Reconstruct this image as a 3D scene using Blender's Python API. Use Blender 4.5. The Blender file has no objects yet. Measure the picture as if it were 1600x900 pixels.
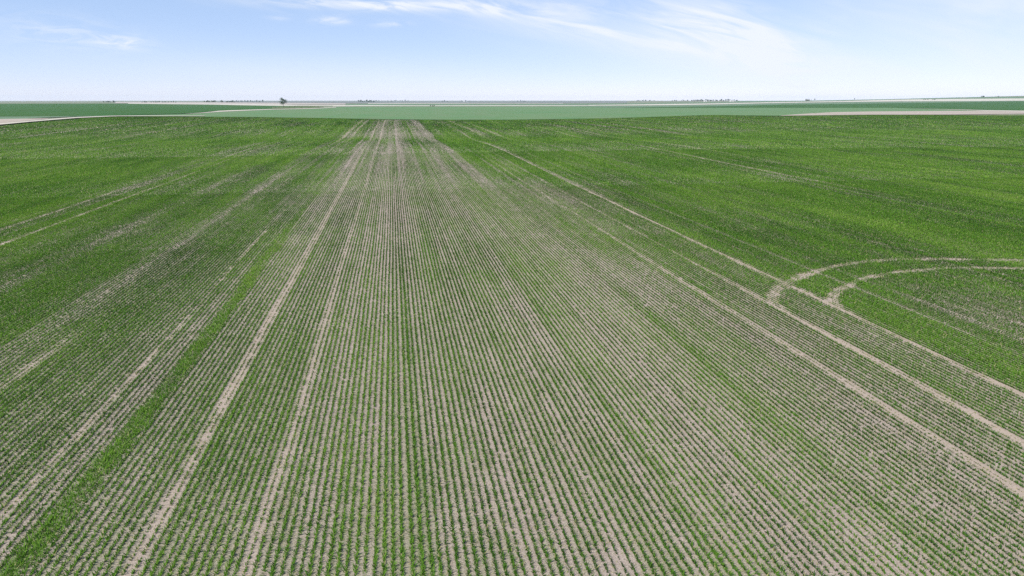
import bpy, bmesh, math, random
import numpy as np
from mathutils import Vector, Matrix

rng = np.random.default_rng(7)
random.seed(7)
PI = math.pi
scene = bpy.context.scene
COL = scene.collection

# ------------------------------------------------------------------ camera
FPX, CAMH = 1080.0, 15.0
PITCH = math.atan(294.5 / FPX)
YAW = math.radians(9.53)            # turned right of the crop rows, which run along +Y
cam_d = bpy.data.cameras.new("camera")
cam = bpy.data.objects.new("camera", cam_d)
COL.objects.link(cam)
cam_d.sensor_width = 36.0
cam_d.lens = 36.0 * FPX / 1600.0
cam_d.clip_start = 0.1
cam_d.clip_end = 60000
cam.location = (0, 0, CAMH)
cam.rotation_euler = (PI / 2 - PITCH, 0, -YAW)
scene.camera = cam
CP, SP = math.cos(PITCH), math.sin(PITCH)


# ------------------------------------------------------------------ terrain
def sstep(a, b, x):
    t = np.clip((np.asarray(x, float) - a) / (b - a), 0, 1)
    return t * t * (3 - 2 * t)


def gauss(x, y, cx, cy, sx, sy):
    return np.exp(-((x - cx) / sx) ** 2 - ((y - cy) / sy) ** 2)


def terrain(x, y):
    x = np.asarray(x, float)
    y = np.asarray(y, float)
    z = -0.9 * np.exp(-((y - 292) / 42) ** 2) * (0.7 + 0.3 * np.sin(x / 60 + 1))
    z = z + 0.5 * np.exp(-((y - 215) / 50) ** 2) * (0.6 + 0.4 * np.sin(x / 45))
    z = z + 3.6 * np.exp(-((x - 300) / 170) ** 2 - ((y - 560) / 170) ** 2)
    z = z + 3.0 * np.exp(-((x + 170) / 120) ** 2 - ((y - 540) / 150) ** 2)
    z = z + 46 * np.exp(-((x - 3650) / 1500) ** 2 - ((y - 2500) / 1150) ** 2)
    z = z + 5 * np.exp(-((x + 900) / 900) ** 2 - ((y - 2500) / 700) ** 2)
    z = z + 4 * np.exp(-((x - 1700) / 700) ** 2 - ((y - 4200) / 600) ** 2)
    return z


def pix_dir(px, py):
    xc, yc = (px - 800) / FPX, (450 - py) / FPX
    f, u, r = CP + yc * SP, yc * CP - SP, xc
    cy, sy = math.cos(YAW), math.sin(YAW)
    return np.array([r * cy + f * sy, -r * sy + f * cy, u])


TS = np.concatenate([np.arange(5, 800, 1.5), 800 * 1.004 ** np.arange(0, 680)])


def ground_at(px, py, far=9000.0):
    """where the line of sight through a photo pixel meets the land"""
    d = pix_dir(px, py)
    d = d / math.hypot(d[0], d[1])
    t = TS[TS < far]
    h = CAMH + d[2] * t - terrain(d[0] * t, d[1] * t)
    i = np.argmax(h < 0)
    if h[i] >= 0:
        tt = far
    elif i == 0:
        tt = t[0]
    else:
        tt = t[i - 1] + (t[i] - t[i - 1]) * h[i - 1] / (h[i - 1] - h[i])
    return d[0] * tt, d[1] * tt


def at_dist(px, dist):
    d = pix_dir(px, 160)
    d = d / math.hypot(d[0], d[1])
    return d[0] * dist, d[1] * dist


# ------------------------------------------------------------------ noise
TAB = rng.random((256, 256))


def vnoise(x, y, s=0):
    x = np.asarray(x, float) + 17.3 * s
    y = np.asarray(y, float) + 31.7 * s
    xi, yi = np.floor(x).astype(int), np.floor(y).astype(int)
    fx, fy = x - xi, y - yi
    fx, fy = fx * fx * (3 - 2 * fx), fy * fy * (3 - 2 * fy)
    a, b = TAB[xi & 255, yi & 255], TAB[(xi + 1) & 255, yi & 255]
    c, d = TAB[xi & 255, (yi + 1) & 255], TAB[(xi + 1) & 255, (yi + 1) & 255]
    return (a * (1 - fx) + b * fx) * (1 - fy) + (c * (1 - fx) + d * fx) * fy


# ------------------------------------------------------------------ crop cover
ROW = 0.30


def XK(k):
    """a line seen at slope k towards the vanishing point of the rows -> metres sideways"""
    return CAMH * math.cos(YAW) * (k / CP - math.tan(YAW) * SP / CP)



def poly_px(pts):
    return np.array([ground_at(*p) for p in pts])


def smooth_line(P, n=14):
    out = []
    Q = np.vstack([2 * P[0] - P[1], P, 2 * P[-1] - P[-2]])
    for i in range(1, len(Q) - 2):
        for t in np.linspace(0, 1, n, endpoint=False):
            a, b, c, d = Q[i - 1], Q[i], Q[i + 1], Q[i + 2]
            out.append(0.5 * (2 * b + (c - a) * t + (2 * a - 5 * b + 4 * c - d) * t * t + (3 * b - a - 3 * c + d) * t ** 3))
    out.append(P[-1])
    return np.array(out)


ARC_OUT = smooth_line(poly_px([(1222, 482), (1209, 473), (1209, 461), (1225, 447), (1256, 431.5), (1294, 419), (1350, 410),
                               (1412, 405.5), (1491, 405.5), (1600, 407.5), (1720, 412)]))
ARC_IN = smooth_line(poly_px([(1310, 481), (1300, 471), (1306, 458), (1331, 444), (1350, 436), (1397, 427), (1444, 422),
                              (1490, 419.5), (1600, 420), (1720, 424)]))


def line_dist(x, y, L):
    d = np.full(x.shape, 1e9)
    m = (x > L[:, 0].min() - 3) & (x < L[:, 0].max() + 3) & (y > L[:, 1].min() - 3) & (y < L[:, 1].max() + 3)
    if m.any():
        q = np.stack([x[m], y[m]], -1)
        dm = np.full(len(q), 1e9)
        for a, b in zip(L[:-1], L[1:]):
            ab = b - a
            t = np.clip(((q - a) @ ab) / (ab @ ab), 0, 1)
            dm = np.minimum(dm, np.hypot(*(q - a - t[:, None] * ab).T))
        d[m] = dm
    return d


# wheel tracks along the rows: X, half width, Y from, Y to, strength
TRACKS = [
    (XK(-0.553), 0.25, 0, 520, 0.42, 1), (XK(-0.302), 0.20, 0, 520, 0.35, 1),
    (XK(-0.945), 0.13, 0, 90, 0.45, 1),
    (XK(1.60), 0.24, 10, 34, 0.74, 0), (XK(1.60), 0.19, 34, 62, 0.5, 0), (XK(1.60), 0.15, 62, 200, 0.33, 1),
    (XK(1.846), 0.25, 10, 52, 0.76, 0), (XK(1.846), 0.15, 52, 140, 0.28, 1),
    (XK(2.135), 0.22, 10, 130, 0.70, 0), (XK(2.135), 0.24, 130, 330, 0.5, 0),
    (XK(-2.69), 0.28, 40, 330, 0.5, 1), (XK(-3.0), 0.2, 50, 130, 0.45, 1),
    (XK(-1.36), 0.4, 0, 45, 0.4, 1), (XK(-4.9), 0.4, 90, 330, 0.3, 1),
    (XK(-1.33), 0.9, 285, 520, 0.36, 0), (XK(-1.12), 0.6, 285, 520, 0.32, 0),
    (XK(-0.553), 0.30, 285, 520, 0.4, 0), (XK(-0.302), 0.3, 285, 520, 0.4, 0),
    (XK(3.1), 0.8, 285, 470, 0.3, 0), (XK(2.6), 0.9, 285, 500, 0.35, 0),
    (XK(5.2), 0.6, 120, 420, 0.35, 0), (XK(6.1), 0.6, 160, 420, 0.3, 0), (XK(8.5), 0.7, 200, 420, 0.3, 0),
    (XK(-7.0), 0.6, 160, 420, 0.25, 0), (XK(-5.9), 0.5, 160, 420, 0.2, 0),
]
GREEN_X, GREEN_W = XK(-0.79), 0.50


def cover(x, y):
    """crop cover 0..1, wheel-track amount 0..1, rank green strip 0..1"""
    x = np.asarray(x, float)
    y = np.asarray(y, float)
    wob = 0.5 * (vnoise(x * 0 + 3, y / 18, 5) - 0.5)
    far = sstep(95, 150, y + 0.8 * (x - 20))
    cen = np.full(x.shape, 0.58)
    cen = cen - 0.10 * sstep(2, 8, x) * sstep(80, 40, y) + 0.07 * sstep(-13, -17, x) + 0.12 * sstep(-19, -42, x) + 0.16 * sstep(-40, -75, x)
    cen = cen + 0.04 * sstep(17, 25, x)
    cen = np.where(x > XK(2.135), 0.80, cen)
    fc = np.where(x > XK(1.2) + wob, 0.80, 0.51 - 0.10 * sstep(150, 260, y))
    fc = np.where(x < XK(-0.36), 0.52, fc)
    fc = np.where(x < GREEN_X, 0.70, fc)
    fc = np.where(x < XK(-1.6), 0.80, fc)
    fc = np.where((x > XK(0.42)) & (x < XK(0.62)), 0.66, fc)
    c = cen * (1 - far) + fc * far
    n1, n2, n3 = vnoise(x / 7, y / 26, 1), vnoise(x / 2.4, y / 9, 2), vnoise(x / 22, y / 40, 3)
    n4 = vnoise(x / 0.9, y / 2.2, 4)
    c = c + (0.19 * (n1 - 0.5) + 0.16 * (n2 - 0.5) + 0.16 * (n3 - 0.5)) * np.where((x > -12) & (x < XK(1.1)), 0.5, 0.8) + 0.11 * (n4 - 0.5) * (1 - 0.6 * far) + 0.34 * (vnoise(x / 0.95, y / 90, 6) - 0.5) * far + 0.20 * (vnoise(x / 3.5, y / 120, 7) - 0.5)
    lush = np.maximum(far, sstep(XK(2.1), XK(2.2), x) + sstep(-16, -24, x)).clip(0, 1)
    c = c - 0.19 * lush * sstep(0.66, 0.80, vnoise(x / 0.75, y / 220, 25)) * (0.4 + 0.9 * vnoise(x / 3, y / 45, 26))
    row = np.floor(x / ROW + 0.5)
    c = c + 0.16 * (vnoise(row * 0.61, y * 0 + 0.5, 8) - 0.5) + 0.14 * (vnoise(row * 7.77, y / 30, 9) - 0.5)
    c = c + 0.30 * np.exp(-((y - 296) / 20) ** 2) * (0.6 + 0.8 * n3) * np.where((x > XK(-0.6)) & (x < XK(1.15)), 0.3, 1.0)
    # pale thin patch near the right edge of the picture, and small bare spots
    c = c - 0.22 * gauss(x, y, 44, 41, 5, 7) - 0.13 * gauss(x, y, 62, 62, 14, 12)
    c = c - 0.5 * gauss(x, y, 6.7, 19.1, 0.55, 0.6)
    c = c - 0.15 * gauss(x, y, -36, 64, 6, 9) - 0.12 * gauss(x, y, -31, 88, 5, 10)
    tr = np.zeros(x.shape)
    for tx, w, y0, y1, s, fade in TRACKS:
        ragged = 0.55 + 0.9 * vnoise(y / 2.6, x * 0 + tx, 11)
        e = np.abs(x - tx - 0.25 * (vnoise(y / 14, x * 0 + tx, 12) - 0.5))
        soft = 4 if y0 < 100 else 45
        band = sstep(y0 - soft, y0 + soft, y) * sstep(y1 + 12, y1 - 12, y)
        ww = w * (0.75 + 0.5 * vnoise(y / 5, x * 0 + tx, 13))
        blot = 0.45 + 0.85 * vnoise(x / 0.35, y / 0.8, 16)
        s = s * (1 - 0.45 * fade * sstep(60, 190, y))
        tr = np.maximum(tr, np.clip(s * ragged * blot, 0, 1) * band * sstep(ww * 1.6, ww * 0.5, e + 0.18 * (vnoise(x / 0.4, y / 0.7, 17) - 0.5)))
    for L, w in ((ARC_OUT, 0.40), (ARC_IN, 0.34)):
        d = line_dist(x, y, L)
        w = w * (0.6 + 0.8 * vnoise(x / 2.6, y / 2.6, 19))
        pair = 0.62 + 0.38 * sstep(0.05, 0.22, d)                 # two wheel ruts with a little crop left between
        d = d + 0.22 * (vnoise(x / 0.45, y / 0.45, 20) - 0.5)
        tr = np.maximum(tr, (0.14 + 0.66 * vnoise(x / 1.1, y / 1.1, 14)) * pair * sstep(w * 1.6, w * 0.4, d))
    g = sstep(GREEN_W + 0.15, GREEN_W - 0.1, np.abs(x - GREEN_X - 0.5 * (vnoise(y / 9, x * 0, 15) - 0.5)))
    g = g * (0.62 + 0.38 * sstep(105, 45, y)) * sstep(165, 60, y) * 0.86 * (0.72 + 0.5 * vnoise(x / 0.5, y / 1.6, 18))
    g = np.clip(g, 0, 0.96)
    c = np.clip(c, 0.05, 1.0) * (1 - tr)
    c = np.maximum(c, g)
    return c, tr, g


# ------------------------------------------------------------------ materials
def new_mat(name):
    m = bpy.data.materials.new(name)
    m.use_nodes = True
    nt = m.node_tree
    nt.nodes.clear()
    out = nt.nodes.new("ShaderNodeOutputMaterial")
    return m, nt, out


def N(nt, t, **kw):
    n = nt.nodes.new(t)
    for k, v in kw.items():
        if k.startswith("i_"):
            n.inputs[k[2:]].default_value = v
        else:
            setattr(n, k, v)
    return n


def math_node(nt, op, a, b=None, clamp=False):
    n = nt.nodes.new("ShaderNodeMath")
    n.operation = op
    n.use_clamp = clamp
    for i, v in enumerate((a, b)):
        if v is None:
            continue
        if isinstance(v, (int, float)):
            n.inputs[i].default_value = v
        else:
            nt.links.new(v, n.inputs[i])
    return n.outputs[0]


def mixc(nt, f, a, b):
    n = nt.nodes.new("ShaderNodeMix")
    n.data_type = "RGBA"
    for idx, v in ((0, f), (6, a), (7, b)):
        if isinstance(v, (int, float)):
            n.inputs[idx].default_value = v
        elif isinstance(v, tuple):
            n.inputs[idx].default_value = (*v, 1)
        else:
            nt.links.new(v, n.inputs[idx])
    return n.outputs[2]


def ramp(nt, fac, stops):
    n = nt.nodes.new("ShaderNodeValToRGB")
    cr = n.color_ramp
    while len(cr.elements) < len(stops):
        cr.elements.new(0.5)
    for e, (p, c) in zip(cr.elements, stops):
        e.position = p
        e.color = (*c, 1) if len(c) == 3 else c
    nt.links.new(fac, n.inputs[0])
    return n.outputs[0]


def diffuse_out(nt, out, col, rough=0.9):
    b = N(nt, "ShaderNodeBsdfPrincipled")
    b.inputs["Roughness"].default_value = rough
    b.inputs["Specular IOR Level"].default_value = 0.15
    if isinstance(col, tuple):
        b.inputs["Base Color"].default_value = (*col, 1)
    else:
        nt.links.new(col, b.inputs["Base Color"])
    nt.links.new(b.outputs[0], out.inputs[0])
    return b


def noise_at(nt, vec, scale, detail=3, rough=0.55):
    n = N(nt, "ShaderNodeTexNoise")
    n.inputs["Scale"].default_value = scale
    n.inputs["Detail"].default_value = detail
    n.inputs["Roughness"].default_value = rough
    nt.links.new(vec, n.inputs["Vector"])
    return n.outputs["Fac"]


def stretch(nt, vec, sx, sy, sz=1):
    n = N(nt, "ShaderNodeVectorMath", operation="MULTIPLY")
    n.inputs[1].default_value = (sx, sy, sz)
    nt.links.new(vec, n.inputs[0])
    return n.outputs[0]


def field_soil_mat():
    m, nt, out = new_mat("field soil")
    pos = N(nt, "ShaderNodeNewGeometry").outputs["Position"]
    cov = N(nt, "ShaderNodeAttribute", attribute_name="cover").outputs["Fac"]
    trk = N(nt, "ShaderNodeAttribute", attribute_name="track").outputs["Fac"]
    big = noise_at(nt, stretch(nt, pos, 0.12, 0.05), 1.0, 4)
    med = noise_at(nt, pos, 3.0, 4, 0.7)
    fine = noise_at(nt, pos, 16.0, 3, 0.7)
    soil = ramp(nt, fine, [(0.32, (0.115, 0.090, 0.074)), (0.5, (0.275, 0.226, 0.192)), (0.72, (0.425, 0.365, 0.312))])
    soil = mixc(nt, math_node(nt, "MULTIPLY", med, 0.5), soil, (0.305, 0.238, 0.205))
    damp = ramp(nt, noise_at(nt, stretch(nt, pos, 0.9, 0.35), 1.0, 4, 0.6), [(0.35, (0, 0, 0)), (0.7, (1, 1, 1))])
    soil = mixc(nt, math_node(nt, "MULTIPLY", damp, 0.35), soil, (0.185, 0.146, 0.120))
    straw = ramp(nt, noise_at(nt, stretch(nt, pos, 30, 9, 1), 1.0, 2, 0.6), [(0.58, (0, 0, 0)), (0.68, (1, 1, 1))])
    soil = mixc(nt, math_node(nt, "MULTIPLY", straw, 0.55), soil, (0.47, 0.42, 0.33))
    soil = mixc(nt, math_node(nt, "MULTIPLY", trk, 0.45), soil, (0.350, 0.276, 0.211))
    # low leaves between the rows
    sx = N(nt, "ShaderNodeSeparateXYZ")
    nt.links.new(pos, sx.inputs[0])
    fr = math_node(nt, "ABSOLUTE", math_node(nt, "SUBTRACT", math_node(nt, "FRACT", math_node(nt, "ADD", math_node(nt, "DIVIDE", sx.outputs[0], ROW), 0.5)), 0.5))
    strip = math_node(nt, "SUBTRACT", 1.0, math_node(nt, "MULTIPLY", fr, 2.6), clamp=True)
    low = ramp(nt, cov, [(0.5, (0, 0, 0)), (0.95, (1, 1, 1))])
    low = math_node(nt, "MULTIPLY", low, math_node(nt, "ADD", math_node(nt, "MULTIPLY", strip, 0.5), 0.62), clamp=True)
    lm = math_node(nt, "MULTIPLY", low, math_node(nt, "ADD", math_node(nt, "MULTIPLY", fine, 0.8), 0.50), clamp=True)
    leaf = ramp(nt, big, [(0.3, (0.065, 0.125, 0.022)), (0.7, (0.11, 0.18, 0.036))])
    col = mixc(nt, lm, soil, leaf)
    b = diffuse_out(nt, out, col)
    bmp = N(nt, "ShaderNodeBump")
    bmp.inputs["Strength"].default_value = 0.9
    bmp.inputs["Distance"].default_value = 0.04
    nt.links.new(fine, bmp.inputs["Height"])
    nt.links.new(bmp.outputs[0], b.inputs["Normal"])
    return m


def leaf_mat(name, stops, transl=0.35, attr="tone"):
    m, nt, out = new_mat(name)
    a = N(nt, "ShaderNodeAttribute", attribute_name=attr).outputs["Fac"]
    col = ramp(nt, a, stops)
    d = N(nt, "ShaderNodeBsdfDiffuse")
    t = N(nt, "ShaderNodeBsdfTranslucent")
    nt.links.new(col, d.inputs[0])
    nt.links.new(col, t.inputs[0])
    mx = N(nt, "ShaderNodeMixShader")
    mx.inputs[0].default_value = transl
    nt.links.new(d.outputs[0], mx.inputs[1])
    nt.links.new(t.outputs[0], mx.inputs[2])
    nt.links.new(mx.outputs[0], out.inputs[0])
    return m


def land_mat(name, a, b, sx=0.004, sy=0.02, detail=5, c=None):
    """a far field: two tones of its own crop or soil in long streaks"""
    m, nt, out = new_mat(name)
    pos = N(nt, "ShaderNodeNewGeometry").outputs["Position"]
    n1 = noise_at(nt, stretch(nt, pos, sx, sy), 1.0, detail, 0.65)
    n2 = noise_at(nt, stretch(nt, pos, 0.045, 0.007), 1.0, 4, 0.65)
    col = ramp(nt, n1, [(0.3, a), (0.7, b)])
    col = mixc(nt, math_node(nt, "MULTIPLY", ramp(nt, n2, [(0.35, (0, 0, 0)), (0.72, (1, 1, 1))]), 0.55), col, c or a)
    diffuse_out(nt, out, col)
    return m


def plain_mat(name, col, var=0.2, scale=1.5, rough=0.8):
    m, nt, out = new_mat(name)
    pos = N(nt, "ShaderNodeTexCoord").outputs["Object"]
    n = noise_at(nt, pos, scale, 3)
    lo = tuple(c * (1 - var) for c in col)
    hi = tuple(min(1, c * (1 + var)) for c in col)
    diffuse_out(nt, out, ramp(nt, n, [(0.3, lo), (0.7, hi)]), rough)
    return m


# ------------------------------------------------------------------ mesh helpers
def mesh_np(name, V, F, mat, attrs=(), smooth=False, parent=None):
    """V (n,3); F (m,k) with one k"""
    me = bpy.data.meshes.new(name)
    V = np.ascontiguousarray(V, np.float32)
    F = np.ascontiguousarray(F, np.int32)
    n, k = F.shape
    me.vertices.add(len(V))
    me.vertices.foreach_set("co", V.ravel())
    me.loops.add(n * k)
    me.loops.foreach_set("vertex_index", F.ravel())
    me.polygons.add(n)
    me.polygons.foreach_set("loop_start", np.arange(0, n * k, k, dtype=np.int32))
    me.update(calc_edges=True)
    for an, dom, val in attrs:
        at = me.attributes.new(an, "FLOAT", dom)
        at.data.foreach_set("value", np.ascontiguousarray(val, np.float32))
    if smooth:
        me.polygons.foreach_set("use_smooth", np.ones(n, bool))
    if mat:
        me.materials.append(mat)
    o = bpy.data.objects.new(name, me)
    COL.objects.link(o)
    if parent:
        o.parent = parent
    return o


def grid_faces(nu, nv):
    i = np.arange(nu - 1)[:, None] * nv + np.arange(nv - 1)[None]
    return np.stack([i, i + nv, i + nv + 1, i + 1], -1).reshape(-1, 4)


def tag(o, label=None, cat=None, group=None, kind=None):
    for k, v in (("label", label), ("category", cat), ("group", group), ("kind", kind)):
        if v:
            o[k] = v
    return o


# ------------------------------------------------------------------ ground sheet to the horizon
prairie = land_mat("far prairie", (0.10, 0.13, 0.07), (0.20, 0.20, 0.14), 0.0006, 0.0035, 5, (0.15, 0.155, 0.11))
az = np.radians(np.arange(-180, 180.01, 0.75))
rr = np.concatenate([[0.5], np.arange(20, 900, 20), 900 * 1.03 ** np.arange(0, 82)])
A, R = np.meshgrid(az, rr, indexing="ij")
gx, gy = R * np.sin(A), R * np.cos(A)
gz = terrain(gx, gy) - np.where(R < 900, 0.3, 0.0)
F = grid_faces(len(az), len(rr))[:, ::-1]
g = mesh_np("ground", np.stack([gx, gy, gz], -1).reshape(-1, 3), F, prairie, smooth=True)
tag(g, "open prairie running flat to the horizon", None, None, "structure")

# ------------------------------------------------------------------ main field
EDGE = [(-160, 212), (0, 196), (60, 190), (115, 185.5), (180, 182.3), (300, 182.6), (400, 183.2), (520, 185), (600, 186.6), (700, 187.4),
        (800, 187.3), (880, 186.2), (955, 185), (1026, 182.7), (1086, 180.6), (1120, 179.9), (1160, 180.6), (1230, 181.3),
        (1362, 179.7), (1480, 179.6), (1600, 178.2), (1760, 177)]
EP = poly_px(EDGE)
order = np.argsort(EP[:, 0])
EP = EP[order]


def edge_y(x):
    return np.interp(x, EP[:, 0], EP[:, 1])


xs = np.concatenate([np.arange(-620, -120, 3.0), np.arange(-120, -60, 0.6), np.arange(-60, 70, 0.15), np.arange(70, 140, 0.6), np.arange(140, 720, 3.0)])
fr = np.linspace(0, 1, 330) ** 1.9
X, T_ = np.meshgrid(xs, fr, indexing="ij")
Ye = edge_y(xs)[:, None]
Y = -30 + T_ * (Ye + 30)
cv, trk, grn = cover(X, Y)
fsoil = field_soil_mat()
f = mesh_np("crop_field", np.stack([X, Y, terrain(X, Y)], -1).reshape(-1, 3), grid_faces(len(xs), len(fr)), fsoil,
            [("cover", "POINT", cv.ravel()), ("track", "POINT", trk.ravel())], smooth=True)
tag(f, "pale brown soil of the seeded field under the crop rows", None, None, "structure")

# ------------------------------------------------------------------ the crop: every blade is a real leaf
BANDS = [  # Y from, Y to, plant step, blade width, blades, height, sideways spread
    (8, 45, 0.055, 0.042, 5, 0.125, 0.024),
    (45, 75, 0.085, 0.055, 5, 0.130, 0.026),
    (75, 120, 0.14, 0.070, 5, 0.135, 0.022),
    (120, 200, 0.30, 0.11, 4, 0.14, 0.03),
    (200, 340, 0.75, 0.22, 2, 0.16, 0.06),
    (340, 600, 2.3, 0.55, 2, 0.19, 0.15),
]
TA_L, TA_R = math.tan(math.radians(-39.5) + YAW), math.tan(math.radians(40) + YAW)
VV, TT = [], []
for (y0, y1, st, bw, nb, ht, sp) in BANDS:
    i0, i1 = int((TA_L * y1 - 13) / ROW), int((TA_R * y1 + 13) / ROW)
    rows = np.arange(i0, i1 + 1)
    ys = np.arange(y0, y1, st)
    CH = max(1, int(1.5e6 / len(ys)))
    for a in range(0, len(rows), CH):
        rx, yy = np.meshgrid(rows[a:a + CH] * ROW, ys, indexing="ij")
        rx, yy = rx.ravel(), yy.ravel()
        yy = yy + (rng.random(len(yy)) - 0.5) * st
        k = (rx > TA_L * yy - 12) & (rx < TA_R * yy + 12) & (yy < edge_y(rx) - 0.3)
        rx, yy = rx[k], yy[k]
        c, tr, g = cover(rx, yy)
        keep = rng.random(len(rx)) < np.clip(0.58 + 0.62 * c, 0, 1) * (1 - 0.60 * tr)
        rx, yy, c, g, tr = rx[keep], yy[keep], c[keep], g[keep], tr[keep]
        # plants in thick cover and in the rank strip spread into the gap between rows
        ys_ = yy
        pf = 0.68 + 0.62 * rng.random(len(rx))              # each plant its own size
        if y0 < 100:                                             # straw and stubble lying between the rows
            m = rng.random(len(rx)) < 0.55
            n = int(m.sum())
            bx, by = rx[m] + (rng.random(n) - 0.5) * ROW, yy[m] + (rng.random(n) - 0.5) * st
            th = rng.random(n) * 2 * PI
            ln, w = (0.05 + 0.10 * rng.random(n)) * (bw / 0.042) ** 0.6, bw * (0.18 + 0.25 * rng.random(n))
            bz = terrain(bx, by)
            dx, dy = -np.sin(th) * w, np.cos(th) * w
            tri = np.empty((n, 3, 3), np.float32)
            tri[:, 0] = np.stack([bx - dx, by - dy, bz + 0.006], -1)
            tri[:, 1] = np.stack([bx + dx, by + dy, bz + 0.012], -1)
            tri[:, 2] = np.stack([bx + np.cos(th) * ln, by + np.sin(th) * ln, bz + 0.010 + 0.03 * rng.random(n)], -1)
            VV.append(tri.reshape(-1, 3))
            TT.append(0.955 + 0.045 * rng.random(n))
        for b in range(nb):
            n = len(rx)
            spread = sp * (0.55 + 1.1 * c ** 1.5) + 0.10 * g + 0.05 * np.clip(c - 0.7, 0, 1)
            wob = 0.05 * (vnoise(ys_ / 9, rx * 7.1, 31) - 0.5) + 0.16 * (vnoise(ys_ / 35, np.floor(rx / 12.3) * 3.7, 32) - 0.5)
            bx = rx + wob + rng.normal(0, 1, n) * spread
            by = yy + (rng.random(n) - 0.5) * st
            h = ht * (0.50 + 0.75 * c) * (0.7 + 0.6 * rng.random(n)) * (1 - 0.45 * tr) * pf
            th = rng.random(n) * 2 * PI
            ln = h * (0.35 + 0.9 * rng.random(n))
            w = bw * (0.55 + 0.65 * c) * pf ** 0.5 * (0.7 + 0.6 * rng.random(n)) * 0.5
            ph = th + PI / 2 + rng.normal(0, 0.4, n)
            bz = terrain(bx, by)
            dx, dy = np.cos(ph) * w, np.sin(ph) * w
            tri = np.empty((n, 3, 3), np.float32)
            tri[:, 0] = np.stack([bx - dx, by - dy, bz + h * 0.12], -1)
            tri[:, 1] = np.stack([bx + dx, by + dy, bz + h * 0.12], -1)
            tri[:, 2] = np.stack([bx + np.cos(th) * ln, by + np.sin(th) * ln, bz + h], -1)
            VV.append(tri.reshape(-1, 3))
            big = vnoise(bx / 9, by / 30, 21) + 0.6 * vnoise(bx / 1.7, by / 5, 22) + 0.8 * (vnoise(bx / 2.2, by / 90, 23) - 0.5) + 1.9 * (np.clip(c, 0, 0.85) - 0.68)
            tone = 0.12 + 0.28 * rng.random(n) + 0.24 * big + 0.15 * g * (0.5 + 0.5 * rng.random(n)) + 0.22 * tr
            tone = np.clip(tone - 0.10 * sstep(260, 460, by), 0, 0.86)
            tone = np.where(rng.random(n) < 0.04 + 0.55 * tr, 0.97, tone)
            TT.append(tone)
V = np.concatenate(VV)
tone = np.clip(np.concatenate(TT), 0, 1)
del VV, TT
nf = len(V) // 3
print("crop blades:", nf)
crop_m = leaf_mat("crop leaves", [(0.05, (0.020, 0.050, 0.011)), (0.24, (0.038, 0.092, 0.015)), (0.44, (0.069, 0.163, 0.019)), (0.72, (0.138, 0.252, 0.033)),
                                  (0.88, (0.20, 0.29, 0.06)), (1.0, (0.36, 0.305, 0.17))])
crop = mesh_np("crop_rows", V, np.arange(nf * 3, dtype=np.int32).reshape(-1, 3), crop_m, [("tone", "FACE", tone)])
tag(crop, "young green crop standing in straight seeded rows on pale soil", None, None, "stuff")
del V


# ------------------------------------------------------------------ far fields, roads and strips as sheets on the land
def band(name, label, near, far, mat, layer=1, limit=9000.0, step=12, nv=10):
    """a field between two edges seen in the photo, laid on the land"""
    n_, f_ = np.array(near, float), np.array(far, float)
    x0, x1 = max(n_[0, 0], f_[0, 0]), min(n_[-1, 0], f_[-1, 0])
    px = np.linspace(x0, x1, max(3, int((x1 - x0) / step)))
    P = []
    for x in px:
        a = np.array(ground_at(x, np.interp(x, n_[:, 0], n_[:, 1]), limit))
        b = np.array(ground_at(x, np.interp(x, f_[:, 0], f_[:, 1]), limit))
        for t in np.linspace(0, 1, nv):
            q = a * (1 - t) + b * t
            P.append((q[0], q[1], float(terrain(q[0], q[1])) + 0.12 * layer + 0.00008 * math.hypot(*q)))
    o = mesh_np(name, np.array(P), grid_faces(len(px), nv)[:, ::-1], mat, smooth=True)
    return tag(o, label, None, None, "structure")


EPX = [tuple(e) for e in EDGE]
M_pale = land_mat("grey green field", (0.062, 0.140, 0.052), (0.098, 0.175, 0.070), 0.008, 0.05, 6, (0.125, 0.150, 0.080))
M_dark = land_mat("dark green field", (0.010, 0.062, 0.004), (0.030, 0.098, 0.010), 0.008, 0.03, 6, (0.045, 0.075, 0.012))
M_soil = land_mat("worked soil", (0.285, 0.235, 0.20), (0.34, 0.285, 0.245), 0.008, 0.03, 5, (0.25, 0.225, 0.175))
M_white = land_mat("pale stubble", (0.36, 0.335, 0.285), (0.47, 0.44, 0.38), 0.005, 0.02, 5, (0.33, 0.31, 0.25))
M_pink = land_mat("fallow land", (0.29, 0.245, 0.23), (0.38, 0.33, 0.30), 0.002, 0.01, 5, (0.25, 0.24, 0.19))
M_mid = land_mat("distant pasture", (0.08, 0.14, 0.075), (0.11, 0.17, 0.09), 0.003, 0.012, 5, (0.10, 0.13, 0.085))
M_blue = land_mat("distant wooded plain", (0.08, 0.10, 0.09), (0.22, 0.22, 0.20), 0.0012, 0.006, 5, (0.12, 0.13, 0.12))
M_road = land_mat("gravel", (0.33, 0.30, 0.25), (0.42, 0.375, 0.32), 0.05, 0.05, 4, (0.40, 0.36, 0.31))
M_marsh = land_mat("rough grass", (0.06, 0.09, 0.03), (0.11, 0.13, 0.055), 0.02, 0.05, 5, (0.07, 0.10, 0.035))

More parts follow.
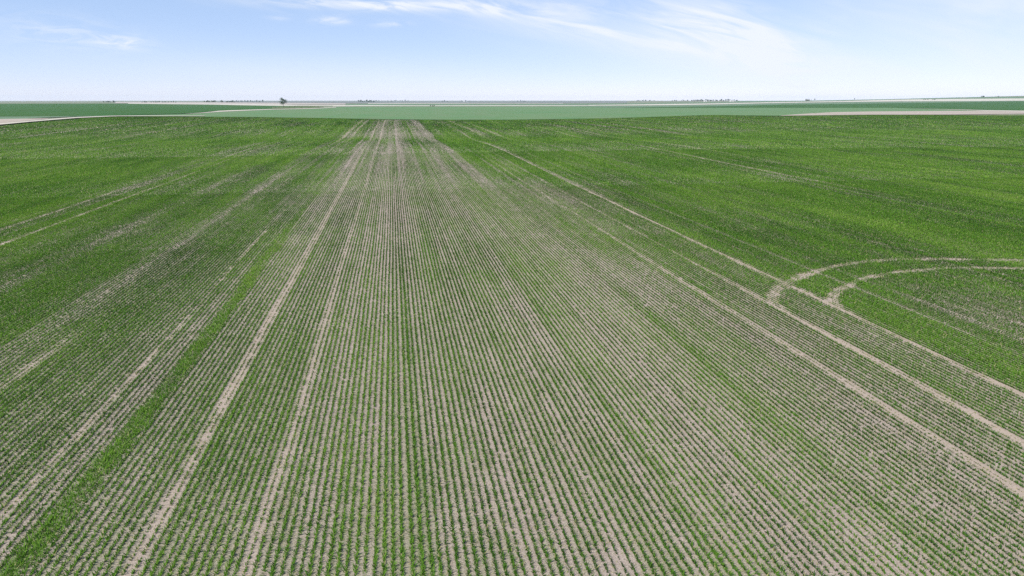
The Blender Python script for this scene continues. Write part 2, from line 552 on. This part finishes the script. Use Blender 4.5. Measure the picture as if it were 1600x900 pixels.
nearE = lambda a, b: [(x, y) for x, y in EPX if a <= x <= b]
band("pale_field", "wide grey green field behind the main crop", [(115, 184), (180, 181.8)] + nearE(300, 1270) + [(1300, 181.0)],
     [(115, 183.2), (180, 181.0), (300, 178), (345, 173.6), (420, 171), (470, 169.8), (520, 167.2), (560, 166.6), (880, 166.4), (960, 168.8),
      (1060, 168.3), (1100, 168.6), (1220, 168.6), (1300, 168.6)], M_pale, 1)
band("soil_strip", "pinkish worked soil beyond the right of the crop", [(1220, 181.3), (1362, 179.7), (1480, 179.6), (1600, 178.2), (1760, 177)],
     [(1220, 180.9), (1260, 178.0), (1300, 175.6), (1360, 174.5), (1430, 174), (1480, 173.6), (1560, 173.6), (1600, 174), (1760, 175)], M_soil, 2)
band("pale_slope", "grey green stubble above the worked soil", [(1258, 178.2), (1300, 175.8), (1360, 174.7), (1430, 174.2), (1480, 173.8), (1540, 173.8)],
     [(1258, 168.6), (1390, 168.6), (1480, 171), (1540, 173.2)], M_pale, 1)
band("gravel_track", "pale track along the top of the worked soil", [(1430, 170.1), (1480, 171.5), (1540, 173.6), (1600, 174.9), (1760, 177)],
     [(1430, 170.0), (1480, 171.1), (1540, 172.6), (1600, 173.4), (1760, 175)], M_road, 3)
band("dark_field", "dark green field on the rising ground at right", [(976, 169.0), (1100, 168.6), (1220, 168.6), (1390, 168.6), (1480, 171.0), (1540, 172.6), (1600, 173.3), (1760, 175)],
     [(976, 168.6), (1060, 167.3), (1110, 166.6), (1220, 163.7), (1300, 162.8), (1410, 161.2), (1500, 160.0), (1600, 158.4), (1760, 157)], M_dark, 2, 5200)
band("far_green_strip", "bluish green strip above the dark field", [(880, 166.4), (960, 168.6), (1060, 167.2), (1110, 166.4), (1220, 163.6), (1300, 162.7), (1410, 161.1), (1500, 159.9), (1600, 158.3), (1760, 157)],
     [(880, 165.2), (960, 165.4), (1060, 164.6), (1110, 163.6), (1220, 161.2), (1300, 160.0), (1410, 158.8), (1500, 158.4), (1600, 157.8), (1760, 156)], M_mid, 1, 5200)
band("stubble_strip", "white stubble strip on the far rise", [(920, 165.3), (1000, 164.9), (1060, 164.4), (1110, 163.4), (1220, 161.0), (1300, 159.7), (1410, 158.6), (1500, 158.2), (1600, 157.6), (1760, 156)],
     [(920, 164.3), (1000, 163.3), (1060, 162.4), (1110, 161.8), (1220, 159.6), (1300, 158.4), (1410, 155.6), (1500, 154.6), (1600, 153.9), (1760, 153)], M_white, 2, 5200)
band("hill_crest", "grey green crest on the horizon at right", [(1150, 160.8), (1220, 159.4), (1300, 158.2), (1410, 155.5), (1500, 154.5), (1600, 153.8), (1760, 153)],
     [(1150, 157.4), (1220, 156.8), (1300, 155.6), (1410, 153.6), (1500, 152.2), (1600, 151.2), (1760, 149)], M_mid, 1, 5200)
# left
band("left_field", "dark green field left beyond the pale track", [(-160, 187), (0, 182.5), (60, 182), (120, 181.5), (180, 180.8), (300, 177.4), (345, 173.0), (420, 170.6), (490, 169.0)],
     [(-160, 162.5), (0, 162.3), (170, 162), (230, 162.2), (320, 163.4), (400, 165), (440, 165.6), (490, 166.2)], M_dark, 2)
band("left_margin", "light green grass between the track and the dark field", [(-160, 200), (0, 188), (60, 184.6), (115, 182.4), (180, 181.6)],
     [(-160, 187), (0, 182.4), (60, 181.9), (115, 181.4), (180, 180.8)], M_mid, 1)
band("soil_wedge", "peach bare soil wedge beside the pale track", [(-160, 205), (0, 193.2), (40, 189.5), (75, 186.2)],
     [(-160, 196), (0, 186.4), (40, 186.0), (75, 185.4)], M_soil, 2)
band("dirt_road", "pale dirt road along the left end of the crop", [(-160, 211), (0, 195.8), (60, 190.0), (115, 185.4), (180, 182.3), (250, 182.2), (320, 182.0)],
     [(-160, 207), (0, 193.6), (60, 188.4), (115, 184.0), (180, 181.3), (250, 181.3), (320, 181.4)], M_road, 3)
band("field_margin", "dry pale grass along the edge of the left field", [(290, 178.5), (320, 177.0), (345, 175.0), (420, 171.8), (490, 170.3), (525, 168.4)],
     [(290, 178.4), (320, 176.2), (345, 173.2), (420, 170.8), (490, 169.4), (525, 167.7)], M_road, 3)
band("slough_grass", "rough olive grass around the lone tree", [(425, 170.9), (450, 170.3), (490, 169.4), (505, 168.2)],
     [(425, 168.0), (450, 166.3), (490, 166.4), (505, 167.2)], M_marsh, 4)
band("far_stubble", "white stubble strip beyond the left field", [(200, 162.4), (320, 163.6), (400, 165.2), (440, 165.8), (470, 165.6), (540, 165.8)],
     [(200, 161.4), (320, 162.2), (400, 163.2), (440, 163.6), (470, 164.4), (540, 164.6)], M_white, 3)
band("fallow_strip", "pinkish fallow land on the left plain", [(180, 161.6), (200, 161.4), (320, 162.2), (400, 163.2), (440, 163.6), (540, 163.4)],
     [(180, 159.4), (200, 159.2), (320, 159.8), (400, 160.4), (440, 160.7), (540, 161.6)], M_pink, 2)
band("centre_stubble", "thin white stubble strip along the top of the grey green field", [(520, 166.7), (560, 166.3), (640, 166.2), (880, 166.0), (930, 165.5)],
     [(520, 165.2), (560, 164.6), (640, 165.0), (880, 164.9), (930, 164.6)], M_white, 3)
band("centre_pasture", "grey green land beyond the white strip", [(540, 164.6), (640, 165.0), (880, 164.9), (1000, 163.3), (1060, 162.3), (1160, 160.5)],
     [(540, 162.6), (640, 162.4), (880, 162.2), (1000, 161.2), (1060, 160.4), (1160, 159.4)], M_mid, 1)
band("far_pale_strip", "thin pale strip on the far plain", [(575, 162.4), (640, 162.1), (740, 161.9), (880, 162.0)],
     [(575, 161.5), (640, 161.2), (740, 161.2), (880, 161.5)], M_white, 2)
band("far_plain", "distant wooded plain fading blue", [(340, 159.7), (440, 160.5), (560, 161.6), (740, 161.0), (880, 161.3), (980, 161.0)],
     [(340, 158.2), (440, 157.9), (560, 158.0), (740, 158.0), (880, 157.9), (980, 158.0)], M_blue, 1)


# ------------------------------------------------------------------ trees and shrubs
bark = plain_mat("bark", (0.10, 0.075, 0.055), 0.3, 2.0)
leafA = leaf_mat("tree leaves", [(0.0, (0.020, 0.050, 0.014)), (0.6, (0.045, 0.095, 0.024)), (1.0, (0.085, 0.14, 0.04))], 0.25)


def tube(bm, pts, rad, seg=7):
    rings = []
    for i, (p, r) in enumerate(zip(pts, rad)):
        p = Vector(p)
        d = (Vector(pts[min(i + 1, len(pts) - 1)]) - Vector(pts[max(i - 1, 0)])).normalized()
        a = d.orthogonal().normalized()
        b = d.cross(a)
        rings.append([bm.verts.new(p + (a * math.cos(2 * PI * k / seg) + b * math.sin(2 * PI * k / seg)) * r) for k in range(seg)])
    for r0, r1 in zip(rings[:-1], rings[1:]):
        for k in range(seg):
            bm.faces.new((r0[k], r0[(k + 1) % seg], r1[(k + 1) % seg], r1[k]))
    bm.faces.new(rings[-1])
    bm.faces.new(rings[0][::-1])


def tree_meshes(seed, h, width, stem=0.25, leaves=900, leaf=0.55, limbs=7):
    r = np.random.default_rng(seed)
    bm = bmesh.new()
    top = (r.normal(0, 0.03 * h), r.normal(0, 0.03 * h), h * 0.72)
    tube(bm, [(0, 0, -0.3), (0, 0, 0.08 * h), (top[0] * .4, top[1] * .4, 0.4 * h), top], [0.034 * h, 0.026 * h, 0.018 * h, 0.006 * h])
    cl = [((top[0], top[1], h * 0.85), 0.16 * h)]
    for k in range(limbs):
        a = k * 2.4 + r.random()
        z0 = h * (stem + 0.05 + 0.4 * k / limbs)
        L = width * 0.5 * (0.55 + 0.5 * r.random()) * (1 - 0.3 * k / limbs)
        e = (math.cos(a) * L, math.sin(a) * L, z0 + h * (0.12 + 0.2 * r.random()))
        tube(bm, [(0, 0, z0), (e[0] * .5, e[1] * .5, z0 + (e[2] - z0) * .35), e], [0.013 * h, 0.009 * h, 0.003 * h], 5)
        cl.append((e, h * (0.13 + 0.09 * r.random())))
        cl.append(((e[0] * .55, e[1] * .55, e[2] + 0.06 * h), h * (0.10 + 0.08 * r.random())))
    tm = bpy.data.meshes.new("trunk")
    bm.to_mesh(tm)
    bm.free()
    tm.materials.append(bark)
    cl_c = np.array([c for c, _ in cl])
    cl_r = np.array([q for _, q in cl])
    pick = r.integers(0, len(cl), leaves)
    d = r.normal(0, 1, (leaves, 3))
    d /= np.linalg.norm(d, axis=1)[:, None]
    c = cl_c[pick] + d * (cl_r[pick] * r.random(leaves) ** 0.45)[:, None] * np.array([1.1, 1.1, 0.8])
    c[:, 2] = np.maximum(c[:, 2], h * stem * 0.8)
    u = r.normal(0, 1, (leaves, 3)); u /= np.linalg.norm(u, axis=1)[:, None]
    v = np.cross(u, r.normal(0, 1, (leaves, 3))); v /= np.linalg.norm(v, axis=1)[:, None]
    s = leaf * (0.6 + 0.8 * r.random(leaves))[:, None]
    q = np.stack([c - u * s * .5, c + v * s * .33, c + u * s * .5, c - v * s * .33], 1).reshape(-1, 3)
    tone = np.clip(r.random(len(cl))[pick] * 0.6 + 0.4 * r.random(leaves), 0, 1)
    o = mesh_np("crown", q, np.arange(leaves * 4).reshape(-1, 4), leafA, [("tone", "FACE", tone)])
    cm = o.data
    bpy.data.objects.remove(o)
    return tm, cm


KINDS = {
    "lone": tree_meshes(1, 16.0, 12.5, 0.22, 1500, 0.75, 9),
    "round": tree_meshes(2, 9.0, 8.0, 0.12, 520, 0.85, 7),
    "tall": tree_meshes(3, 11.0, 6.5, 0.10, 520, 0.85, 7),
    "wide": tree_meshes(4, 8.0, 10.0, 0.10, 560, 0.95, 8),
    "bush": tree_meshes(5, 3.2, 4.6, 0.02, 380, 0.5, 7),
}


def plant(name, kind, x, y, scale, label, cat, group=None):
    e = bpy.data.objects.new(name, None)
    COL.objects.link(e)
    e.location = (x, y, float(terrain(x, y)))
    e.rotation_euler = (0, 0, random.random() * 6.28)
    e.scale = (scale * random.uniform(0.88, 1.12), scale * random.uniform(0.88, 1.12), scale)
    tm, cm = KINDS[kind]
    for nm, me in (("trunk" if name != "shrub" else "stems", tm), ("crown" if name != "shrub" else "foliage", cm)):
        c = bpy.data.objects.new(nm, me)
        COL.objects.link(c)
        c.parent = e
    return tag(e, label, cat, group)


lx, ly = ground_at(443, 168.3)
LD = math.hypot(lx, ly)
plant("tree", "lone", lx, ly, 15.2 * LD / 1250 / 16.0 * 1.0, "lone leafy tree standing in rough grass between the two left fields", "tree")


def tree_row(x0, x1, n, dist, size, label, group, kinds=("round", "tall", "wide"), jitter=0.02):
    for k in range(n):
        px = x0 + (x1 - x0) * (k + 0.5) / n + random.uniform(-0.3, 0.3) * (x1 - x0) / n
        d = dist * (1 + random.uniform(-jitter, jitter))
        x, y = at_dist(px, d)
        plant("tree", kinds[k % len(kinds)] if n > 1 else kinds[0], x, y, size * random.uniform(0.75, 1.2), label, "tree", group if n > 1 else None)


tree_row(161, 182, 6, 3300, 0.9, "dark tree in the leftmost cluster on the horizon beyond the dark green field", "leftmost horizon tree cluster")
tree_row(220, 231, 3, 3600, 0.75, "low tree in the small trio standing on the horizon beyond the left field", "small horizon tree trio at left")
tree_row(234, 276, 12, 3700, 0.8, "low grey green tree in the long thin line along the left horizon", "long thin tree line on the left horizon")
tree_row(319, 337, 7, 2900, 1.0, "dark tree in the compact shelterbelt just beyond the pinkish fallow land", "compact shelterbelt beyond the fallow")
tree_row(344, 349, 2, 2950, 1.05, "dark green tree of the pair between two shelterbelts", "tree pair between the shelterbelts")
tree_row(353, 367, 6, 3200, 0.95, "bluish tree in the short row right of the dark pair", "short bluish tree row")
tree_row(368, 412, 14, 4600, 1.2, "hazy blue tree in the far hedge left of the lone tree", "hazy far hedge left of the lone tree")
tree_row(560, 585, 9, 3900, 1.25, "blue green tree in the far wood right of the lone tree", "far blue green wood")
tree_row(586, 640, 12, 5600, 1.2, "faint blue tree in the thin line on the central horizon", "faint central horizon trees")
tree_row(690, 700, 3, 4700, 1.15, "faint dark tree in the small knot on the central horizon", "small knot of central horizon trees")
tree_row(718, 735, 3, 5000, 1.0, "faint tree beside the pale farm building on the central plain", "trees by the central farm building")
tree_row(808, 822, 4, 4700, 1.1, "faint bluish tree in the knot right of the central plain", "bluish knot of plain trees")
tree_row(993, 1010, 6, 4600, 1.1, "hazy tree in the short line where the horizon starts to rise", "short hazy horizon line")
tree_row(1012, 1024, 4, 4600, 0.85, "small grey green tree beside the short hazy line", "small grey green horizon trees")
tree_row(1049, 1051, 1, 4200, 1.0, "first of the dark dots of trees on the horizon, standing alone", None)
tree_row(1053, 1058, 2, 4200, 1.15, "dark tree of the touching pair on the horizon left of the long shelterbelt", "touching dark horizon pair")
tree_row(1062, 1076, 5, 4300, 0.9, "low hazy tree directly left of the long dark shelterbelt", "low hazy trees left of the shelterbelt")
tree_row(1080, 1112, 15, 4100, 1.15, "dark tree in the long shelterbelt on the horizon right of centre", "long dark shelterbelt")
tree_row(1113, 1152, 12, 4000, 1.2, "grey blue tree in the farmyard grove right of the long shelterbelt", "farmyard grove")
tree_row(1259, 1264, 3, 3600, 1.0, "dark tree huddled by the barn on the right skyline", "trees by the skyline barn")
tree_row(1266.5, 1267.5, 1, 3600, 0.6, "small thin tree between the barn trees and the round skyline tree", None)
tree_row(1272, 1273, 1, 3600, 1.05, "round dark tree alone on the skyline right of the barn", None)
tree_row(1334, 1335, 1, 3700, 0.75, "small faint tree alone on the rising skyline", None)
tree_row(1531.5, 1537, 3, 3500, 0.9, "dark tree in the clump on the highest skyline at right", "skyline clump at far right")
tree_row(1557.5, 1559, 1, 3500, 0.6, "small bush-like tree alone at the right end of the skyline", None)


def shrubs(pix, scale, label, group):
    for px, py in pix:
        x, y = ground_at(px, py)
        plant("shrub", "bush", x, y, scale * random.uniform(0.8, 1.25), label, "shrub", group if len(pix) > 1 else None)


shrubs([(1443, 156.0), (1446, 156.0), (1449, 156.0), (1456.5, 156.1), (1459, 156.1), (1461, 156.2)], 1.3, "dark bush in the pale stubble on the right hillside", "bushes in the hillside stubble")
shrubs([(673, 166.0), (676, 166.1), (679, 166.0)], 1.0, "green bush breaking the thin white stubble strip", "bushes on the white stubble strip")
shrubs([(431, 169.2), (436, 168.6), (452, 168.2), (460, 168.0), (471, 168.4), (480, 168.0), (486, 167.6), (497, 167.4)], 0.5,
       "low bush in the rough grass around the lone tree", "bushes around the lone tree")


# ------------------------------------------------------------------ far farm buildings
white_wall = plain_mat("white siding", (0.74, 0.73, 0.70), 0.06, 0.6)
red_wall = plain_mat("weathered boards", (0.12, 0.09, 0.08), 0.2, 0.6)
grey_roof = plain_mat("grey roof metal", (0.28, 0.29, 0.30), 0.15, 0.5, 0.5)
dark_glass = plain_mat("dark opening", (0.03, 0.035, 0.04), 0.2, 1.0, 0.3)


def box_bm(bm, x0, x1, y0, y1, z0, z1):
    v = [bm.verts.new(p) for p in ((x0, y0, z0), (x1, y0, z0), (x1, y1, z0), (x0, y1, z0), (x0, y0, z1), (x1, y0, z1), (x1, y1, z1), (x0, y1, z1))]
    for q in ((0, 3, 2, 1), (4, 5, 6, 7), (0, 1, 5, 4), (1, 2, 6, 5), (2, 3, 7, 6), (3, 0, 4, 7)):
        bm.faces.new([v[i] for i in q])


def bm_obj(name, bm, mat, parent):
    me = bpy.data.meshes.new(name)
    bm.to_mesh(me)
    bm.free()
    me.materials.append(mat)
    o = bpy.data.objects.new(name, me)
    COL.objects.link(o)
    o.parent = parent
    return o


def farm_building(px, dist, L, W, Hh, rise, wall, label, name="farm_building"):
    e = bpy.data.objects.new(name, None)
    COL.objects.link(e)
    x, y = at_dist(px, dist)
    e.location = (x, y, float(terrain(x, y)) - 0.05)
    e.rotation_euler = (0, 0, -math.atan2(x, y) + 0.25)
    bm = bmesh.new()
    box_bm(bm, -L / 2, L / 2, -W / 2, W / 2, 0, Hh)
    a = [bm.verts.new(p) for p in ((-L / 2, -W / 2, Hh + .002), (-L / 2, W / 2, Hh + .002), (-L / 2, 0, Hh + rise - .1))]
    bm.faces.new(a[::-1])
    b = [bm.verts.new(p) for p in ((L / 2, -W / 2, Hh + .002), (L / 2, W / 2, Hh + .002), (L / 2, 0, Hh + rise - .1))]
    bm.faces.new(b)
    bm_obj("wall", bm, wall, e)
    bm = bmesh.new()
    o = 0.5
    for s in (-1, 1):
        p = [(-L / 2 - o, s * (W / 2 + o), Hh - .25), (L / 2 + o, s * (W / 2 + o), Hh - .25), (L / 2 + o, 0, Hh + rise), (-L / 2 - o, 0, Hh + rise)]
        lo = [bm.verts.new(q) for q in p]
        hi = [bm.verts.new((q[0], q[1], q[2] + .2)) for q in p]
        bm.faces.new(lo)
        bm.faces.new(hi[::-1])
        for i in range(4):
            bm.faces.new((lo[i], lo[(i + 1) % 4], hi[(i + 1) % 4], hi[i]))
    bm_obj("roof", bm, grey_roof, e)
    bm = bmesh.new()
    box_bm(bm, -1.6, 1.6, -W / 2 - .06, -W / 2 + .02, 0, Hh * .8)
    bm_obj("door", bm, dark_glass, e)
    return tag(e, label, "farm building")


farm_building(1102, 3950, 16, 9, 4.5, 3, white_wall, "tiny white farm building in front of the long dark shelterbelt")
farm_building(1143, 3850, 18, 10, 5, 3, white_wall, "pale farm building at the right end of the farmyard grove")
farm_building(727, 4950, 20, 12, 6, 3.5, white_wall, "pale farm building alone on the central plain")
farm_building(1261.5, 3560, 17, 10, 5, 4, red_wall, "dark gabled barn among trees on the right skyline", "barn")

# ------------------------------------------------------------------ haze
HZ = True
if HZ:
    bm = bmesh.new()
    box_bm(bm, -11500, 11500, -11500, 11500, -4, 64)
    me = bpy.data.meshes.new("haze")
    bm.to_mesh(me)
    bm.free()
    hm, nt, out = new_mat("haze air")
    pv = N(nt, "ShaderNodeVolumePrincipled")
    pv.inputs["Color"].default_value = (0.72, 0.845, 1.0, 1)
    pv.inputs["Density"].default_value = 0.00004
    pv.inputs["Anisotropy"].default_value = 0.0
    nt.links.new(pv.outputs[0], out.inputs["Volume"])
    me.materials.append(hm)
    ho = bpy.data.objects.new("haze", me)
    COL.objects.link(ho)
    tag(ho, "pale blue air over the plain", None, None, "stuff")

# ------------------------------------------------------------------ sky, clouds and sun
SUN_EL, SUN_AZ = math.radians(48), math.radians(-118)   # azimuth from +Y, clockwise; the sun stands behind and to the left
w = bpy.data.worlds.new("World")
scene.world = w
w.use_nodes = True
nt = w.node_tree
nt.nodes.clear()
out = nt.nodes.new("ShaderNodeOutputWorld")
bg = nt.nodes.new("ShaderNodeBackground")
bg.inputs["Strength"].default_value = 0.098
sky = nt.nodes.new("ShaderNodeTexSky")
sky.sky_type = "NISHITA"
sky.sun_disc = False
sky.sun_elevation = SUN_EL
sky.sun_rotation = SUN_AZ
sky.air_density = 0.7
sky.dust_density = 0.0
sky.ozone_density = 2.6
sky.altitude = 600
# direction seen on an upright plane facing the same way as the clouds lie: U sideways, V upward
tc = nt.nodes.new("ShaderNodeTexCoord")
sep = nt.nodes.new("ShaderNodeSeparateXYZ")
nt.links.new(tc.outputs["Generated"], sep.inputs[0])
cy, sy = math.cos(YAW), math.sin(YAW)
dx, dy, dz = sep.outputs
fwd = math_node(nt, "MAXIMUM", math_node(nt, "ADD", math_node(nt, "MULTIPLY", dx, sy), math_node(nt, "MULTIPLY", dy, cy)), 0.05)
U = math_node(nt, "DIVIDE", math_node(nt, "SUBTRACT", math_node(nt, "MULTIPLY", dx, cy), math_node(nt, "MULTIPLY", dy, sy)), fwd)
Vv = math_node(nt, "DIVIDE", dz, fwd)


def uv_of(px, py):
    xc, yc = (px - 800) / FPX, (450 - py) / FPX
    f = CP + yc * SP
    return xc / f, (yc * CP - SP) / f


def comb(a, b, c=0.0):
    n = nt.nodes.new("ShaderNodeCombineXYZ")
    for i, v in enumerate((a, b, c)):
        if isinstance(v, float):
            n.inputs[i].default_value = v
        else:
            nt.links.new(v, n.inputs[i])
    return n.outputs[0]


def rot_uv(ang, su, sv, off=0.0):
    c, s = math.cos(ang), math.sin(ang)
    a = math_node(nt, "ADD", math_node(nt, "MULTIPLY", U, c * su), math_node(nt, "MULTIPLY", Vv, s * su))
    b = math_node(nt, "ADD", math_node(nt, "MULTIPLY", U, -s * sv), math_node(nt, "MULTIPLY", Vv, c * sv))
    return comb(a, b, off)


def blob(px, py, rx, ry, ang=0.0):
    """soft patch of cloud cover centred on a direction; radii in photo pixels"""
    u0, v0 = uv_of(px, py)
    c, s = math.cos(ang), math.sin(ang)
    du = math_node(nt, "SUBTRACT", U, u0)
    dv = math_node(nt, "SUBTRACT", Vv, v0)
    a = math_node(nt, "DIVIDE", math_node(nt, "ADD", math_node(nt, "MULTIPLY", du, c), math_node(nt, "MULTIPLY", dv, s)), rx / FPX)
    b = math_node(nt, "DIVIDE", math_node(nt, "SUBTRACT", math_node(nt, "MULTIPLY", dv, c), math_node(nt, "MULTIPLY", du, s)), ry / FPX)
    r2 = math_node(nt, "ADD", math_node(nt, "MULTIPLY", a, a), math_node(nt, "MULTIPLY", b, b))
    return math_node(nt, "EXPONENT", math_node(nt, "MULTIPLY", r2, -1.0))


def cloud_noise(ang, su, sv, off, lo, hi, dist=1.0, detail=6):
    n = nt.nodes.new("ShaderNodeTexNoise")
    n.inputs["Scale"].default_value = 1.0
    n.inputs["Detail"].default_value = detail
    n.inputs["Roughness"].default_value = 0.6
    n.inputs["Distortion"].default_value = dist
    nt.links.new(rot_uv(ang, su, sv, off), n.inputs["Vector"])
    mr = nt.nodes.new("ShaderNodeMapRange")
    mr.interpolation_type = "SMOOTHSTEP"
    mr.inputs[1].default_value = lo
    mr.inputs[2].default_value = hi
    nt.links.new(n.outputs["Fac"], mr.inputs[0])
    return mr.outputs[0]


def total(*vs):
    r = vs[0]
    for v in vs[1:]:
        r = math_node(nt, "ADD", r, v)
    return r


D = math.radians
wisp = math_node(nt, "MULTIPLY", cloud_noise(D(-13), 6, 44, 3.1, 0.34, 0.78, 1.0, 4.5),
                 total(math_node(nt, "MULTIPLY", blob(620, 7, 190, 12, D(-2)), 1.3), math_node(nt, "MULTIPLY", blob(930, 32, 230, 26, D(-8)), 0.95),
                       math_node(nt, "MULTIPLY", blob(1130, 45, 130, 42, D(-25)), 1.0), math_node(nt, "MULTIPLY", blob(1210, 90, 90, 26, D(-35)), 0.7),
                       math_node(nt, "MULTIPLY", blob(1290, 45, 40, 30, D(60)), 0.35)))
puff = math_node(nt, "MULTIPLY", cloud_noise(D(-4), 18, 90, 9.7, 0.34, 0.66, 0.8, 4),
                 total(math_node(nt, "MULTIPLY", blob(590, 7, 120, 8, D(-2)), 1.0), blob(522, 31, 26, 6), math_node(nt, "MULTIPLY", blob(440, 27, 18, 4), 0.6), math_node(nt, "MULTIPLY", blob(610, 37, 26, 5), 0.7),
                       blob(190, 66, 36, 9, D(-3)), math_node(nt, "MULTIPLY", blob(90, 50, 90, 22, D(-4)), 0.45)))
veil = math_node(nt, "MULTIPLY", math_node(nt, "ADD", math_node(nt, "MULTIPLY", cloud_noise(D(-10), 2.5, 12, 5.5, 0.25, 0.75, 0.6, 4), 0.7), 0.3),
                 total(math_node(nt, "MULTIPLY", blob(1560, 40, 300, 130), 1.1), math_node(nt, "MULTIPLY", blob(1230, 105, 280, 50, D(-10)), 0.8),
                       math_node(nt, "MULTIPLY", blob(480, 120, 300, 30, D(-4)), 0.45), math_node(nt, "MULTIPLY", blob(1000, 75, 260, 26, D(-8)), 0.4)))
cl = math_node(nt, "MINIMUM", total(math_node(nt, "MULTIPLY", wisp, 0.85), math_node(nt, "MULTIPLY", puff, 0.8), math_node(nt, "MULTIPLY", veil, 0.75)), 0.92)
tint = nt.nodes.new("ShaderNodeVectorMath")
tint.operation = "MULTIPLY"
tint.inputs[1].default_value = (1.10, 0.83, 0.90)
nt.links.new(sky.outputs[0], tint.inputs[0])
thin = mixc(nt, 0.40, tint.outputs[0], (3.6, 5.8, 8.0))      # thin high veil over the whole sky
skyc = mixc(nt, cl, thin, (6.1, 6.4, 6.9))
nt.links.new(skyc, bg.inputs[0])
nt.links.new(bg.outputs[0], out.inputs[0])

sd = bpy.data.lights.new("sun", "SUN")
sd.energy = 4.9
sd.angle = math.radians(0.53)
sd.color = (1.0, 0.955, 0.89)
so = bpy.data.objects.new("sun", sd)
COL.objects.link(so)
sv = Vector((math.sin(SUN_AZ) * math.cos(SUN_EL), math.cos(SUN_AZ) * math.cos(SUN_EL), math.sin(SUN_EL)))
so.rotation_euler = sv.to_track_quat("Z", "Y").to_euler()

# ------------------------------------------------------------------ render settings
scene.render.engine = "CYCLES"
scene.cycles.use_denoising = False
scene.cycles.max_bounces = 5
scene.cycles.diffuse_bounces = 3
scene.cycles.transmission_bounces = 3
scene.cycles.volume_bounces = 0
scene.view_settings.view_transform = "Standard"
scene.view_settings.look = "None"
scene.view_settings.exposure = 0.6
scene.view_settings.gamma = 1.0
